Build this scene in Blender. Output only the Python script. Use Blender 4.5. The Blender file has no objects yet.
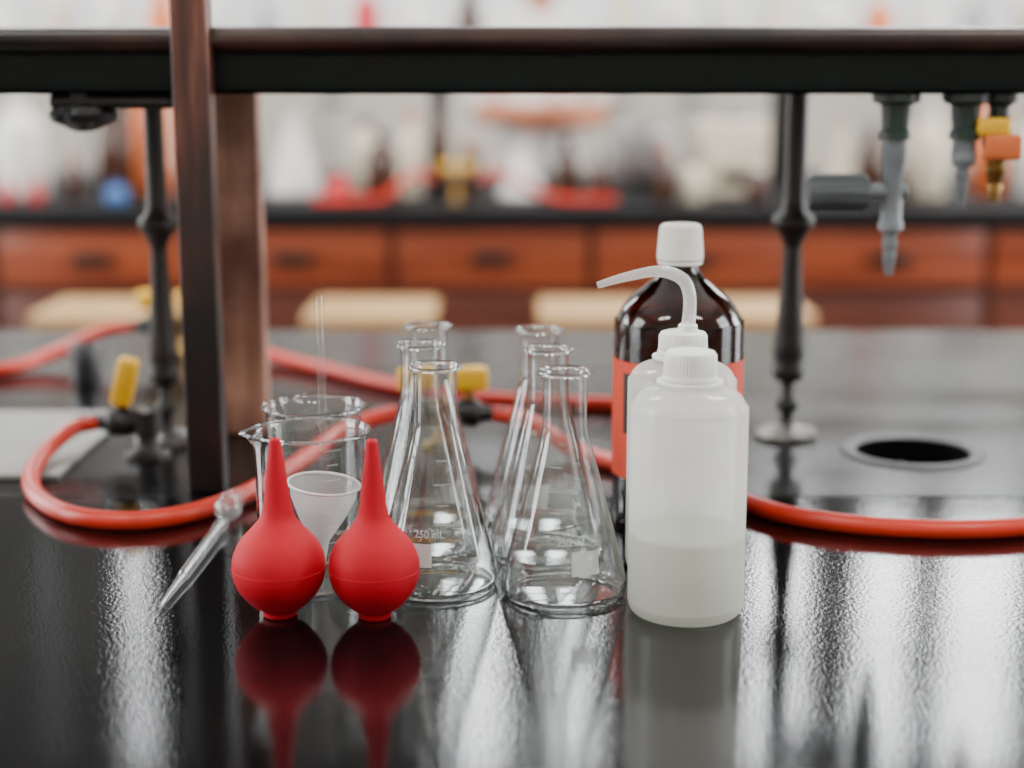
import bpy, bmesh, math, random
from mathutils import Vector, Matrix, Euler
random.seed(7)
T = 0.90          # bench-top height
PI = math.pi
S = bpy.context.scene
COL = S.collection

# ------------------------------------------------------------------ materials
def newmat(name):
    m = bpy.data.materials.new(name); m.use_nodes = True
    nt = m.node_tree; nt.nodes.clear()
    out = nt.nodes.new('ShaderNodeOutputMaterial')
    return m, nt, out

def N(nt, t, **kw):
    n = nt.nodes.new(t)
    for k, v in kw.items():
        setattr(n, k, v)
    return n

def ramp(nt, stops):
    r = nt.nodes.new('ShaderNodeValToRGB')
    e = r.color_ramp.elements
    while len(e) < len(stops): e.new(0.5)
    for i, (p, c) in enumerate(stops):
        e[i].position = p; e[i].color = (*c, 1)
    return r

def pbr(name, col, rough=0.5, metal=0.0, col2=None, nscale=20, stretch=(1,1,1), bump=0.0, bscale=80, spec=0.5, coat=0.0, lo=0.35, hi=0.65):
    m, nt, out = newmat(name)
    b = N(nt, 'ShaderNodeBsdfPrincipled')
    nt.links.new(b.outputs[0], out.inputs[0])
    b.inputs['Base Color'].default_value = (*col, 1)
    b.inputs['Roughness'].default_value = rough
    b.inputs['Metallic'].default_value = metal
    b.inputs['Specular IOR Level'].default_value = spec
    b.inputs['Coat Weight'].default_value = coat
    tc = N(nt, 'ShaderNodeTexCoord'); mp = N(nt, 'ShaderNodeMapping')
    mp.inputs['Scale'].default_value = stretch
    nt.links.new(tc.outputs['Object'], mp.inputs[0])
    if col2 is None: col2 = tuple(c*0.85 for c in col)
    nz = N(nt, 'ShaderNodeTexNoise'); nz.inputs['Scale'].default_value = nscale; nz.inputs['Detail'].default_value = 4
    nt.links.new(mp.outputs[0], nz.inputs['Vector'])
    r = ramp(nt, [(lo, col), (hi, col2)])
    nt.links.new(nz.outputs[0], r.inputs[0]); nt.links.new(r.outputs[0], b.inputs['Base Color'])
    if bump > 0:
        n2 = N(nt, 'ShaderNodeTexNoise'); n2.inputs['Scale'].default_value = bscale; n2.inputs['Detail'].default_value = 3
        nt.links.new(mp.outputs[0], n2.inputs['Vector'])
        bp = N(nt, 'ShaderNodeBump'); bp.inputs['Strength'].default_value = bump; bp.inputs['Distance'].default_value = 0.002
        nt.links.new(n2.outputs[0], bp.inputs['Height']); nt.links.new(bp.outputs[0], b.inputs['Normal'])
    return m

def thin_glass(name, tint=(0.97,0.98,0.975), edge=(0.12,0.15,0.15), base=0.06, top=0.95, rough=0.012, power=2.6, milky=0.0, milk=(.8,.8,.78), trans=0.5):
    m, nt, out = newmat(name)
    lw = N(nt, 'ShaderNodeLayerWeight'); lw.inputs['Blend'].default_value = 0.5
    p = N(nt, 'ShaderNodeMath', operation='POWER'); p.inputs[1].default_value = power
    nt.links.new(lw.outputs['Facing'], p.inputs[0])
    ma = N(nt, 'ShaderNodeMath', operation='MULTIPLY_ADD'); ma.inputs[1].default_value = top; ma.inputs[2].default_value = base
    nt.links.new(p.outputs[0], ma.inputs[0])
    p2 = N(nt, 'ShaderNodeMath', operation='POWER'); p2.inputs[1].default_value = power
    nt.links.new(lw.outputs['Facing'], p2.inputs[0])
    r = ramp(nt, [(0.0, tint), (1.0, edge)])
    nt.links.new(p2.outputs[0], r.inputs[0])
    tr = N(nt, 'ShaderNodeBsdfTransparent'); nt.links.new(r.outputs[0], tr.inputs[0])
    gl = N(nt, 'ShaderNodeBsdfGlossy'); gl.inputs['Roughness'].default_value = rough
    mx = N(nt, 'ShaderNodeMixShader')
    nt.links.new(ma.outputs[0], mx.inputs[0]); nt.links.new(tr.outputs[0], mx.inputs[1]); nt.links.new(gl.outputs[0], mx.inputs[2])
    last = mx
    if milky > 0:
        df = N(nt, 'ShaderNodeBsdfDiffuse'); df.inputs[0].default_value = (*milk, 1)
        tl = N(nt, 'ShaderNodeBsdfTranslucent'); tl.inputs[0].default_value = (*milk, 1)
        m1 = N(nt, 'ShaderNodeMixShader'); m1.inputs[0].default_value = trans
        nt.links.new(df.outputs[0], m1.inputs[1]); nt.links.new(tl.outputs[0], m1.inputs[2])
        m2 = N(nt, 'ShaderNodeMixShader'); m2.inputs[0].default_value = milky
        nt.links.new(mx.outputs[0], m2.inputs[1]); nt.links.new(m1.outputs[0], m2.inputs[2]); last = m2
    nt.links.new(last.outputs[0], out.inputs[0])
    return m

def solid_glass(name, col=(0.97,0.98,0.98)):
    m, nt, out = newmat(name)
    g = N(nt, 'ShaderNodeBsdfGlass'); g.inputs['Color'].default_value = (*col,1); g.inputs['IOR'].default_value = 1.48
    g.inputs['Roughness'].default_value = 0.0
    t = N(nt, 'ShaderNodeBsdfTransparent'); mx = N(nt, 'ShaderNodeMixShader'); mx.inputs[0].default_value = 0.25
    nt.links.new(g.outputs[0], mx.inputs[1]); nt.links.new(t.outputs[0], mx.inputs[2]); nt.links.new(mx.outputs[0], out.inputs[0])
    return m

def print_mat(name, a=0.5):
    m, nt, out = newmat(name)
    d = N(nt, 'ShaderNodeBsdfDiffuse'); d.inputs[0].default_value = (.82,.83,.82,1)
    t = N(nt, 'ShaderNodeBsdfTransparent'); mx = N(nt, 'ShaderNodeMixShader'); mx.inputs[0].default_value = a
    nt.links.new(t.outputs[0], mx.inputs[1]); nt.links.new(d.outputs[0], mx.inputs[2]); nt.links.new(mx.outputs[0], out.inputs[0])
    return m

def bench_mat(name='black_lacquered_bench', rlo=0.025, rhi=0.08, fine=0.20, spec=0.45):
    m, nt, out = newmat(name)
    b = N(nt, 'ShaderNodeBsdfPrincipled'); nt.links.new(b.outputs[0], out.inputs[0])
    tc = N(nt, 'ShaderNodeTexCoord'); mp = N(nt, 'ShaderNodeMapping'); mp.inputs['Scale'].default_value = (0.35, 1, 1)
    nt.links.new(tc.outputs['Object'], mp.inputs[0])
    n1 = N(nt, 'ShaderNodeTexNoise'); n1.inputs['Scale'].default_value = 7; n1.inputs['Detail'].default_value = 7
    nt.links.new(mp.outputs[0], n1.inputs['Vector'])
    r = ramp(nt, [(0.35, (0.0015,0.0015,0.002)), (0.75, (0.004,0.004,0.004))])
    nt.links.new(n1.outputs[0], r.inputs[0]); nt.links.new(r.outputs[0], b.inputs['Base Color'])
    r2 = ramp(nt, [(0.35, (rlo,)*3), (0.7, (rhi,)*3)])
    nt.links.new(n1.outputs[0], r2.inputs[0]); nt.links.new(r2.outputs[0], b.inputs['Roughness'])
    n2 = N(nt, 'ShaderNodeTexNoise'); n2.inputs['Scale'].default_value = 420; n2.inputs['Detail'].default_value = 2
    nt.links.new(tc.outputs['Object'], n2.inputs['Vector'])
    mp3 = N(nt, 'ShaderNodeMapping'); mp3.inputs['Scale'].default_value = (0.10, 1, 1)
    nt.links.new(tc.outputs['Object'], mp3.inputs[0])
    n3 = N(nt, 'ShaderNodeTexNoise'); n3.inputs['Scale'].default_value = 60; n3.inputs['Detail'].default_value = 4
    nt.links.new(mp3.outputs[0], n3.inputs['Vector'])
    b1 = N(nt, 'ShaderNodeBump'); b1.inputs['Strength'].default_value = fine; b1.inputs['Distance'].default_value = 0.0004
    b2 = N(nt, 'ShaderNodeBump'); b2.inputs['Strength'].default_value = 0.03; b2.inputs['Distance'].default_value = 0.0010
    nt.links.new(n2.outputs[0], b1.inputs['Height']); nt.links.new(n3.outputs[0], b2.inputs['Height'])
    nt.links.new(b1.outputs[0], b2.inputs['Normal']); nt.links.new(b2.outputs[0], b.inputs['Normal'])
    b.inputs['Specular IOR Level'].default_value = spec
    return m

def wood_mat(name, c1, c2, axis='X', scale=8, rough=0.35, dark=None):
    m, nt, out = newmat(name)
    b = N(nt, 'ShaderNodeBsdfPrincipled'); nt.links.new(b.outputs[0], out.inputs[0])
    tc = N(nt, 'ShaderNodeTexCoord'); mp = N(nt, 'ShaderNodeMapping')
    st = {'X':(0.08,1,1),'Y':(1,0.08,1),'Z':(1,1,0.08)}[axis]
    mp.inputs['Scale'].default_value = st
    nt.links.new(tc.outputs['Object'], mp.inputs[0])
    nz = N(nt, 'ShaderNodeTexNoise'); nz.inputs['Scale'].default_value = scale*8; nz.inputs['Detail'].default_value = 6; nz.inputs['Distortion'].default_value = 0.6
    nt.links.new(mp.outputs[0], nz.inputs['Vector'])
    r = ramp(nt, [(0.3, c1), (0.7, c2)])
    nt.links.new(nz.outputs[0], r.inputs[0])
    col = r
    if dark:
        n2 = N(nt, 'ShaderNodeTexNoise'); n2.inputs['Scale'].default_value = 9; n2.inputs['Detail'].default_value = 5
        nt.links.new(tc.outputs['Object'], n2.inputs['Vector'])
        r2 = ramp(nt, [(0.42, (0,0,0)), (0.6, (1,1,1))]); nt.links.new(n2.outputs[0], r2.inputs[0])
        mx = N(nt, 'ShaderNodeMixRGB'); mx.inputs[2].default_value = (*dark, 1)
        nt.links.new(r2.outputs[0], mx.inputs[0]); nt.links.new(r.outputs[0], mx.inputs[1]); col = mx
    nt.links.new(col.outputs[0], b.inputs['Base Color'])
    b.inputs['Roughness'].default_value = rough
    bp = N(nt, 'ShaderNodeBump'); bp.inputs['Strength'].default_value = 0.2; bp.inputs['Distance'].default_value = 0.001
    nt.links.new(nz.outputs[0], bp.inputs['Height']); nt.links.new(bp.outputs[0], b.inputs['Normal'])
    return m

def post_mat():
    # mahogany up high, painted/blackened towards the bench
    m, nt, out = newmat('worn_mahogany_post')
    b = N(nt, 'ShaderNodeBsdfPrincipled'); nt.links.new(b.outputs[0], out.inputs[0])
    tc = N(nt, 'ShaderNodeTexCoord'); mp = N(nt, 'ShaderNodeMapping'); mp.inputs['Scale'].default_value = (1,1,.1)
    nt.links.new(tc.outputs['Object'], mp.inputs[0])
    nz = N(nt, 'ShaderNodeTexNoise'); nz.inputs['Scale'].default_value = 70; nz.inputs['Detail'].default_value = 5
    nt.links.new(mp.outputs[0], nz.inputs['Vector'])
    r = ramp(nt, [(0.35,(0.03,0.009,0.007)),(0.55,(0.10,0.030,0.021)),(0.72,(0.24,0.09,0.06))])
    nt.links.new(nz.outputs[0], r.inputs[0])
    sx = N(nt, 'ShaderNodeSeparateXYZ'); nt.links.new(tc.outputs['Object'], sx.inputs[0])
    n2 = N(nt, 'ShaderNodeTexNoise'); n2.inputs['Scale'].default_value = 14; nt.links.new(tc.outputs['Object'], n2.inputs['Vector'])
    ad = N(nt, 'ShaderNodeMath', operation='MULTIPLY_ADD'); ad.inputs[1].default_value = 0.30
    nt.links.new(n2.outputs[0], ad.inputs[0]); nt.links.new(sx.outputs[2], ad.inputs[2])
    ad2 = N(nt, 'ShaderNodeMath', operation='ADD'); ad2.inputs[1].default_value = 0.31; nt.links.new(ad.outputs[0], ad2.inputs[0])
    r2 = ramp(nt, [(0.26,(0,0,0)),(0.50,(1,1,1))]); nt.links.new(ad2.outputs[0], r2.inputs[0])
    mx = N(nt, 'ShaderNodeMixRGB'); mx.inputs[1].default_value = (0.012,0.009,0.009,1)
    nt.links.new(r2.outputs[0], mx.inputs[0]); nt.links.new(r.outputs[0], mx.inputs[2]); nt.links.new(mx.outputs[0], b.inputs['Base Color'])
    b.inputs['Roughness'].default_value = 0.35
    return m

M = {}
M['bench'] = bench_mat()
M['bench2'] = bench_mat('black_lacquered_bench_worn', 0.12, 0.26, 0.2, 0.17)
M['farbench'] = pbr('black_slate_counter', (0.006,0.006,0.007), 0.55, spec=0.15)
M['groove'] = pbr('bench_joint_filler', (0.02,0.02,0.021), 0.5)
M['glass'] = thin_glass('lab_glass')
M['clear'] = thin_glass('dropper_glass', tint=(0.92,0.94,0.94), edge=(0.7,0.73,0.73), base=0.08, top=0.45, rough=0.05, power=2.0, milky=0.14, milk=(0.9,0.92,0.92))
M['rod'] = thin_glass('rod_glass', tint=(0.97,0.97,0.97), edge=(0.8,0.8,0.8), base=0.05, top=0.3, rough=0.05, power=2.5)
M['rim'] = solid_glass('lab_glass_thick')
M['print'] = print_mat('white_enamel_print', 0.5)
M['patch'] = print_mat('white_enamel_patch', 0.6)
M['red'] = pbr('red_rubber', (0.52,0.002,0.016), 0.6, col2=(0.46,0.002,0.014), bump=0.15, bscale=900, spec=0.25)
M['hose'] = pbr('orange_red_rubber_hose', (0.64,0.034,0.014), 0.33, col2=(0.53,0.024,0.010), nscale=12, spec=0.5)
M['pe'] = thin_glass('translucent_polyethylene', tint=(0.95,0.95,0.94), edge=(0.75,0.76,0.74), base=0.05, top=0.25, rough=0.16, power=3, milky=0.50, milk=(0.94,0.94,0.90), trans=0.6)
M['pecap'] = pbr('natural_polypropylene_cap', (0.82,0.82,0.79), 0.35, col2=(0.78,0.78,0.75))
M['petube'] = thin_glass('translucent_tube', tint=(0.95,0.95,0.93), edge=(0.5,0.52,0.5), base=0.10, top=0.5, rough=0.08, power=2.2, milky=0.36, milk=(0.9,0.9,0.88), trans=0.6)
M['liquid'] = thin_glass('liquid_in_bottle', tint=(0.80,0.82,0.77), edge=(0.6,0.62,0.56), base=0.02, top=0.1, rough=0.2, milky=0.40, milk=(0.76,0.77,0.70))
M['whitecup'] = thin_glass('frosted_plastic_funnel', tint=(0.95,0.96,0.96), edge=(0.7,0.72,0.72), base=0.05, top=0.5, rough=0.15, milky=0.40, milk=(0.88,0.89,0.89))
M['amber'] = thin_glass('amber_glass', tint=(0.20,0.065,0.015), edge=(0.02,0.006,0.002), base=0.05, top=0.8, rough=0.03, power=3)
M['cap'] = pbr('cream_ribbed_cap', (0.84,0.82,0.76), 0.4, col2=(0.80,0.78,0.72))
M['label'] = pbr('orange_label', (0.72,0.06,0.018), 0.5, col2=(0.66,0.05,0.016))
M['labelw'] = pbr('label_black_panel', (0.015,0.012,0.012), 0.5)
M['iron'] = pbr('cast_iron_dark', (0.010,0.011,0.011), 0.42, 0.2, col2=(0.03,0.024,0.022), bump=0.2)
M['sinkrim'] = pbr('sink_rim_black', (0.006,0.006,0.006), 0.4, col2=(0.02,0.02,0.02), spec=0.3)
M['sinkbowl'] = pbr('sink_bowl_black', (0.003,0.003,0.003), 0.8, spec=0.05)
M['flange'] = pbr('worn_steel_flange', (0.22,0.21,0.20), 0.45, 0.5, col2=(0.08,0.075,0.07), nscale=60)
M['green'] = pbr('green_painted_steel', (0.002,0.007,0.006), 0.4, 0.0, col2=(0.003,0.004,0.004), spec=0.2)
M['tapgreen'] = pbr('green_painted_brass', (0.008,0.035,0.025), 0.4, 0.0, col2=(0.012,0.02,0.018))
M['gray'] = pbr('grey_plastic_tap', (0.17,0.19,0.21), 0.4, col2=(0.11,0.125,0.14))
M['dgray'] = pbr('dark_grey_handle', (0.07,0.085,0.09), 0.45, col2=(0.05,0.06,0.065))
M['yellow'] = pbr('yellow_valve_lever', (0.88,0.50,0.01), 0.4, col2=(0.8,0.42,0.01))
M['brass'] = pbr('aged_brass', (0.35,0.2,0.05), 0.35, 0.9, col2=(0.2,0.12,0.04))
M['black'] = pbr('black_plastic', (0.010,0.010,0.011), 0.35)
M['tile'] = pbr('grey_board', (0.33,0.33,0.31), 0.5, col2=(0.27,0.27,0.26), nscale=8, spec=0.3)
M['post'] = post_mat()
M['wornwood'] = wood_mat('worn_reddish_wood', (0.24,0.10,0.065), (0.58,0.33,0.24), 'Z', 6, 0.5, dark=(0.14,0.05,0.035))
M['nosing'] = wood_mat('dark_red_nosing', (0.018,0.008,0.007), (0.070,0.028,0.020), 'X', 6, 0.32, dark=(0.010,0.006,0.006))
M['drawer'] = wood_mat('mahogany_drawer', (0.17,0.028,0.010), (0.36,0.08,0.028), 'X', 3, 0.35)
M['cab'] = wood_mat('dark_cabinet_wood', (0.06,0.012,0.006), (0.12,0.026,0.012), 'X', 3, 0.4)
M['stool'] = wood_mat('pale_stool_wood', (0.38,0.22,0.085), (0.52,0.33,0.15), 'X', 4, 0.5)
M['wall'] = pbr('cream_plaster', (0.52,0.48,0.42), 0.8, col2=(0.45,0.42,0.36), nscale=3)
M['wallup'] = pbr('shade_darkened_plaster', (0.13,0.125,0.12), 0.8, col2=(0.10,0.10,0.095), nscale=3)  # shade put into the colour so the bench reflects dark between windows
M['board'] = pbr('added_bright_board_surface', (0.88,0.88,0.88), 0.5, col2=(0.82,0.82,0.82), nscale=2)
M['ceil'] = pbr('white_ceiling', (0.7,0.7,0.68), 0.8, nscale=3)
M['floor'] = pbr('grey_terrazzo', (0.22,0.21,0.2), 0.4, col2=(0.15,0.14,0.14), nscale=60)
M['sash'] = pbr('painted_window_frame', (0.07,0.07,0.07), 0.5)
M['white'] = pbr('white_plastic', (0.75,0.74,0.71), 0.4)
M['cream'] = pbr('cream_plastic', (0.66,0.58,0.44), 0.45)
M['steel'] = pbr('brushed_steel', (0.35,0.36,0.37), 0.3, 0.9)
M['orange'] = pbr('orange_plastic', (0.72,0.16,0.04), 0.45)
M['redp'] = pbr('red_plastic', (0.55,0.015,0.025), 0.45)
M['blue'] = pbr('blue_plastic', (0.05,0.15,0.4), 0.45)
M['brown'] = pbr('brown_glass_bottle', (0.05,0.018,0.008), 0.15, col2=(0.04,0.014,0.006))
M['skin'] = pbr('warm_skin', (0.62,0.22,0.11), 0.5, col2=(0.54,0.18,0.09), nscale=10)
M['coat'] = pbr('white_lab_coat', (0.80,0.79,0.77), 0.85, col2=(0.70,0.69,0.68), nscale=9, bump=0.4, bscale=14)
M['hair'] = pbr('dark_hair', (0.02,0.012,0.008), 0.5, stretch=(1,1,.1), nscale=90)
M['trousers'] = pbr('dark_trousers', (0.03,0.035,0.05), 0.8)

# ------------------------------------------------------------------ geometry helpers
def empty(name, loc=(0,0,0), rot=(0,0,0)):
    e = bpy.data.objects.new(name, None); e.location = loc; e.rotation_euler = rot
    e.empty_display_size = 0.02; COL.objects.link(e); return e

def mkobj(name, bm, mat, parent=None, loc=(0,0,0), rot=(0,0,0), smooth=True, angle=35):
    bmesh.ops.recalc_face_normals(bm, faces=bm.faces[:])
    me = bpy.data.meshes.new(name); bm.to_mesh(me); bm.free()
    if smooth:
        for p in me.polygons: p.use_smooth = True
        try: me.set_sharp_from_angle(angle=math.radians(angle))
        except Exception: pass
    me.materials.append(mat)
    o = bpy.data.objects.new(name, me); o.location = loc; o.rotation_euler = rot
    COL.objects.link(o)
    if parent: o.parent = parent
    return o

def box(name, c, s, mat, parent=None, bevel=0.0, rot=(0,0,0)):
    bm = bmesh.new(); bmesh.ops.create_cube(bm, size=1.0)
    bmesh.ops.scale(bm, vec=Vector(s), verts=bm.verts[:])
    if bevel > 0:
        bmesh.ops.bevel(bm, geom=bm.edges[:], offset=bevel, segments=3, affect='EDGES', profile=0.5)
    return mkobj(name, bm, mat, parent, c, rot, smooth=bevel>0)

def boxes(name, lst, mat, parent=None, bevel=0.0, loc=(0,0,0)):
    """many boxes (x0,x1,y0,y1,z0,z1) in one mesh"""
    bm = bmesh.new()
    for (x0,x1,y0,y1,z0,z1) in lst:
        r = bmesh.ops.create_cube(bm, size=1.0)
        vs = r['verts']
        bmesh.ops.scale(bm, vec=Vector((x1-x0,y1-y0,z1-z0)), verts=vs)
        bmesh.ops.translate(bm, vec=Vector(((x0+x1)/2,(y0+y1)/2,(z0+z1)/2)), verts=vs)
    if bevel > 0:
        bmesh.ops.bevel(bm, geom=bm.edges[:], offset=bevel, segments=2, affect='EDGES', profile=0.5)
    return mkobj(name, bm, mat, parent, loc, smooth=bevel>0)

def catmull(pts, sub=6):
    out = []
    n = len(pts)
    P = [Vector(p) for p in pts]
    for i in range(n-1):
        p0 = P[i-1] if i > 0 else P[i]*2-P[i+1]
        p1, p2 = P[i], P[i+1]
        p3 = P[i+2] if i+2 < n else P[i+1]*2-P[i]
        for k in range(sub):
            t = k/sub
            out.append(0.5*((2*p1)+(p2-p0)*t+(2*p0-5*p1+4*p2-p3)*t*t+(3*p1-p0-3*p2+p3)*t**3))
    out.append(P[-1]); return out

def lathe(name, prof, mat, parent=None, loc=(0,0,0), rot=(0,0,0), segs=64, smoothprof=0, ribs=0, ribdepth=0.0, ribrange=None, angle=40, spout=None):
    if smoothprof: 
        prof = [(max(p[0],0.0), p[1]) for p in catmull([(a,b,0) for a,b in prof], smoothprof)]
    bm = bmesh.new(); rings = []
    for (r, z) in prof:
        if r < 1e-6:
            rings.append([bm.verts.new((0,0,z))]); continue
        ring = []
        for i in range(segs):
            a = 2*PI*i/segs; rr = r
            if ribs and ribrange and ribrange[0] <= z <= ribrange[1]:
                rr = r - ribdepth*(0.5-0.5*math.cos(a*ribs))
            x, y, zz = rr*math.cos(a), rr*math.sin(a), z
            if spout:
                sa, sz, sl, sw = spout
                d = (a-sa+PI)%(2*PI)-PI
                w = math.exp(-(d/sw)**2)*max(0, 1-(sz-z)/0.012) if z > sz-0.012 else 0
                x += math.cos(sa)*sl*w; y += math.sin(sa)*sl*w; zz -= 0.15*sl*w
            ring.append(bm.verts.new((x,y,zz)))
        rings.append(ring)
    for A, B in zip(rings[:-1], rings[1:]):
        if len(A) == 1 and len(B) == 1: continue
        for i in range(segs):
            j = (i+1) % segs
            if len(A) == 1: bm.faces.new((A[0], B[i], B[j]))
            elif len(B) == 1: bm.faces.new((A[i], A[j], B[0]))
            else: bm.faces.new((A[i], A[j], B[j], B[i]))
    return mkobj(name, bm, mat, parent, loc, rot, angle=angle)

def sweep(name, pts, rad, mat, parent=None, segs=20, sub=8, closed=False, loc=(0,0,0), inner=False):
    """round tube through points; rad float or list per control point"""
    n = len(pts)
    if closed:
        ext = [pts[-1]]+list(pts)+[pts[0],pts[1]]
        P = catmull(ext, sub)[sub: sub+ n*sub]
        R = [rad]*len(P)
    else:
        P = catmull(pts, sub)
        if isinstance(rad, (int,float)): R = [rad]*len(P)
        else:
            R = []
            for i in range(n-1):
                for k in range(sub): R.append(rad[i]+(rad[i+1]-rad[i])*k/sub)
            R.append(rad[-1])
    bm = bmesh.new(); rings = []
    up = Vector((0,0,1)); m = len(P)
    prevn = None
    for i, p in enumerate(P):
        a = P[i-1] if (i > 0 or closed) else P[i]
        b = P[(i+1)%m] if (i < m-1 or closed) else P[i]
        t = (b-a).normalized()
        if prevn is None:
            nrm = t.cross(up)
            if nrm.length < 1e-3: nrm = t.cross(Vector((1,0,0)))
            nrm.normalize()
        else:
            nrm = (prevn - t*prevn.dot(t)).normalized()
        prevn = nrm; bi = t.cross(nrm)
        rings.append([bm.verts.new(p+(nrm*math.cos(2*PI*k/segs)+bi*math.sin(2*PI*k/segs))*R[i]) for k in range(segs)])
    cnt = m if closed else m-1
    for i in range(cnt):
        A, B = rings[i], rings[(i+1)%m]
        for k in range(segs):
            j = (k+1)%segs; bm.faces.new((A[k],A[j],B[j],B[k]))
    if not closed:
        bm.faces.new(rings[0][::-1]); bm.faces.new(rings[-1])
    return mkobj(name, bm, mat, parent, loc)

def torus(name, R, r, z, mat, parent, loc=(0,0,0), rot=(0,0,0), ry=None):
    pts = [(R*math.cos(2*PI*i/32), (ry or R)*math.sin(2*PI*i/32), z) for i in range(32)]
    return sweep(name, pts, r, mat, parent, segs=10, sub=2, closed=True, loc=loc)

def skinned(name, verts, edges, radii, mat, parent, sub=2):
    me = bpy.data.meshes.new(name); me.from_pydata([tuple(v) for v in verts], edges, []); me.update()
    o = bpy.data.objects.new(name, me); COL.objects.link(o)
    md = o.modifiers.new('skin','SKIN'); md.use_smooth_shade = True
    for i, r in enumerate(radii):
        sv = me.skin_vertices[0].data[i]
        sv.radius = r if isinstance(r, tuple) else (r, r)
        sv.use_root = (i == 0)
    o.modifiers.new('sub','SUBSURF').levels = sub
    bpy.context.view_layer.update()
    dg = bpy.context.evaluated_depsgraph_get()
    m2 = bpy.data.meshes.new_from_object(o.evaluated_get(dg))
    o.modifiers.clear(); o.data = m2; m2.name = name
    m2.materials.clear(); m2.materials.append(mat)
    for p in m2.polygons: p.use_smooth = True
    o.parent = parent
    return o

def rz(prof, z):
    for (r0,z0),(r1,z1) in zip(prof[:-1], prof[1:]):
        if min(z0,z1) <= z <= max(z0,z1) and abs(z1-z0) > 1e-6 and r0 > 0.005:
            return r0+(r1-r0)*(z-z0)/(z1-z0)
    return prof[-1][0]

def surf_patches(name, prof, rects, mat, parent, a0=-PI/2, off=0.0004):
    """rects in (s, z, w, h): arc offset, centre height, width, height"""
    bm = bmesh.new()
    for (s, z, w, h) in rects:
        nx = max(2, int(w/0.002)); nz = max(1, int(h/0.004)); grid = []
        for j in range(nz+1):
            zz = z-h/2+h*j/nz; r = rz(prof, zz)+off; row = []
            for i in range(nx+1):
                ss = s-w/2+w*i/nx; a = a0+ss/r
                row.append(bm.verts.new((r*math.cos(a), r*math.sin(a), zz)))
            grid.append(row)
        for j in range(nz):
            for i in range(nx):
                bm.faces.new((grid[j][i],grid[j][i+1],grid[j+1][i+1],grid[j+1][i]))
    return mkobj(name, bm, mat, parent)

def surf_text(name, txt, size, prof, s, z, mat, parent, a0=-PI/2, off=0.0004):
    cu = bpy.data.curves.new('tmp_txt', 'FONT'); cu.body = txt; cu.size = size; cu.align_x = 'CENTER'; cu.resolution_u = 3
    o = bpy.data.objects.new('tmp_txt', cu); COL.objects.link(o)
    dg = bpy.context.evaluated_depsgraph_get()
    me = bpy.data.meshes.new_from_object(o.evaluated_get(dg)); me.name = name
    bpy.data.objects.remove(o); bpy.data.curves.remove(cu)
    for v in me.vertices:
        zz = z+v.co.y; r = rz(prof, zz)+off; a = a0+(s+v.co.x)/r
        v.co = Vector((r*math.cos(a), r*math.sin(a), zz))
    me.materials.clear(); me.materials.append(mat)
    ob = bpy.data.objects.new(name, me); COL.objects.link(ob); ob.parent = parent
    return ob

# ------------------------------------------------------------------ room
RX0, RX1, RY0, RY1, RH = -4.0, 4.0, -2.6, 6.6, 4.6
box('floor', (0,(RY0+RY1)/2,-0.05), (RX1-RX0+0.4, RY1-RY0+0.4, 0.1), M['floor'])
box('ceiling', (0,(RY0+RY1)/2,RH+0.05), (RX1-RX0+0.4, RY1-RY0+0.4, 0.1), M['ceil'])
def wall_boxes(a0, a1, wins, z0, z1, zb, zt):
    L = []
    if z0 > zb: L.append((a0,a1,zb,z0))
    if zt > z1: L.append((a0,a1,z1,zt))
    cur = a0
    for (w0,w1) in wins:
        L.append((cur,w0,z0,z1)); cur = w1
    L.append((cur,a1,z0,z1)); return L
UP = (2.50,4.35)
up_w = [(-3.4,-2.6),(-2.06,-2.00),(-1.70,-1.61),(-0.27,-0.02),(0.17,0.36),(1.03,1.32),(1.50,1.78),(1.87,2.26),(2.6,3.4)]
wf = empty('wall_far')
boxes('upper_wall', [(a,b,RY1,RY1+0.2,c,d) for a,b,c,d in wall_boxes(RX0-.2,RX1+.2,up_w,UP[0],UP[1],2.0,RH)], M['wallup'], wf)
boxes('lower_wall', [(RX0-.2,RX1+.2,RY1,RY1+0.2,0,2.0)], M['wall'], wf)
wb = empty('added_bright_board', (0.1,RY1-0.02,0))  # added white board, brightens the wall behind the far shelf
box('panel', (0,0,1.50), (6.2,0.02,0.50), M['board'], wb, 0.003)
boxes('frame', [(-3.13,3.13,-0.02,0.015,1.235,1.26),(-3.13,3.13,-0.02,0.015,1.74,1.765),(-3.13,-3.10,-0.02,0.015,1.26,1.74),(3.10,3.13,-0.02,0.015,1.26,1.74)], M['steel'], wb)
side_w = [(0.2,1.8),(3.0,4.6)]
SW = (1.05,3.6)
boxes('wall_left', [(RX0-0.2,RX0,a,b,c,d) for a,b,c,d in wall_boxes(RY0,RY1,side_w,SW[0],SW[1],0,RH)], M['wall'])
boxes('wall_right', [(RX1,RX1+0.2,a,b,c,d) for a,b,c,d in wall_boxes(RY0,RY1,side_w,SW[0],SW[1],0,RH)], M['wall'])
box('wall_rear', (0,RY0-0.1,RH/2), (RX1-RX0+0.4,0.2,RH), M['wall'])
wi = 1
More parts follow.
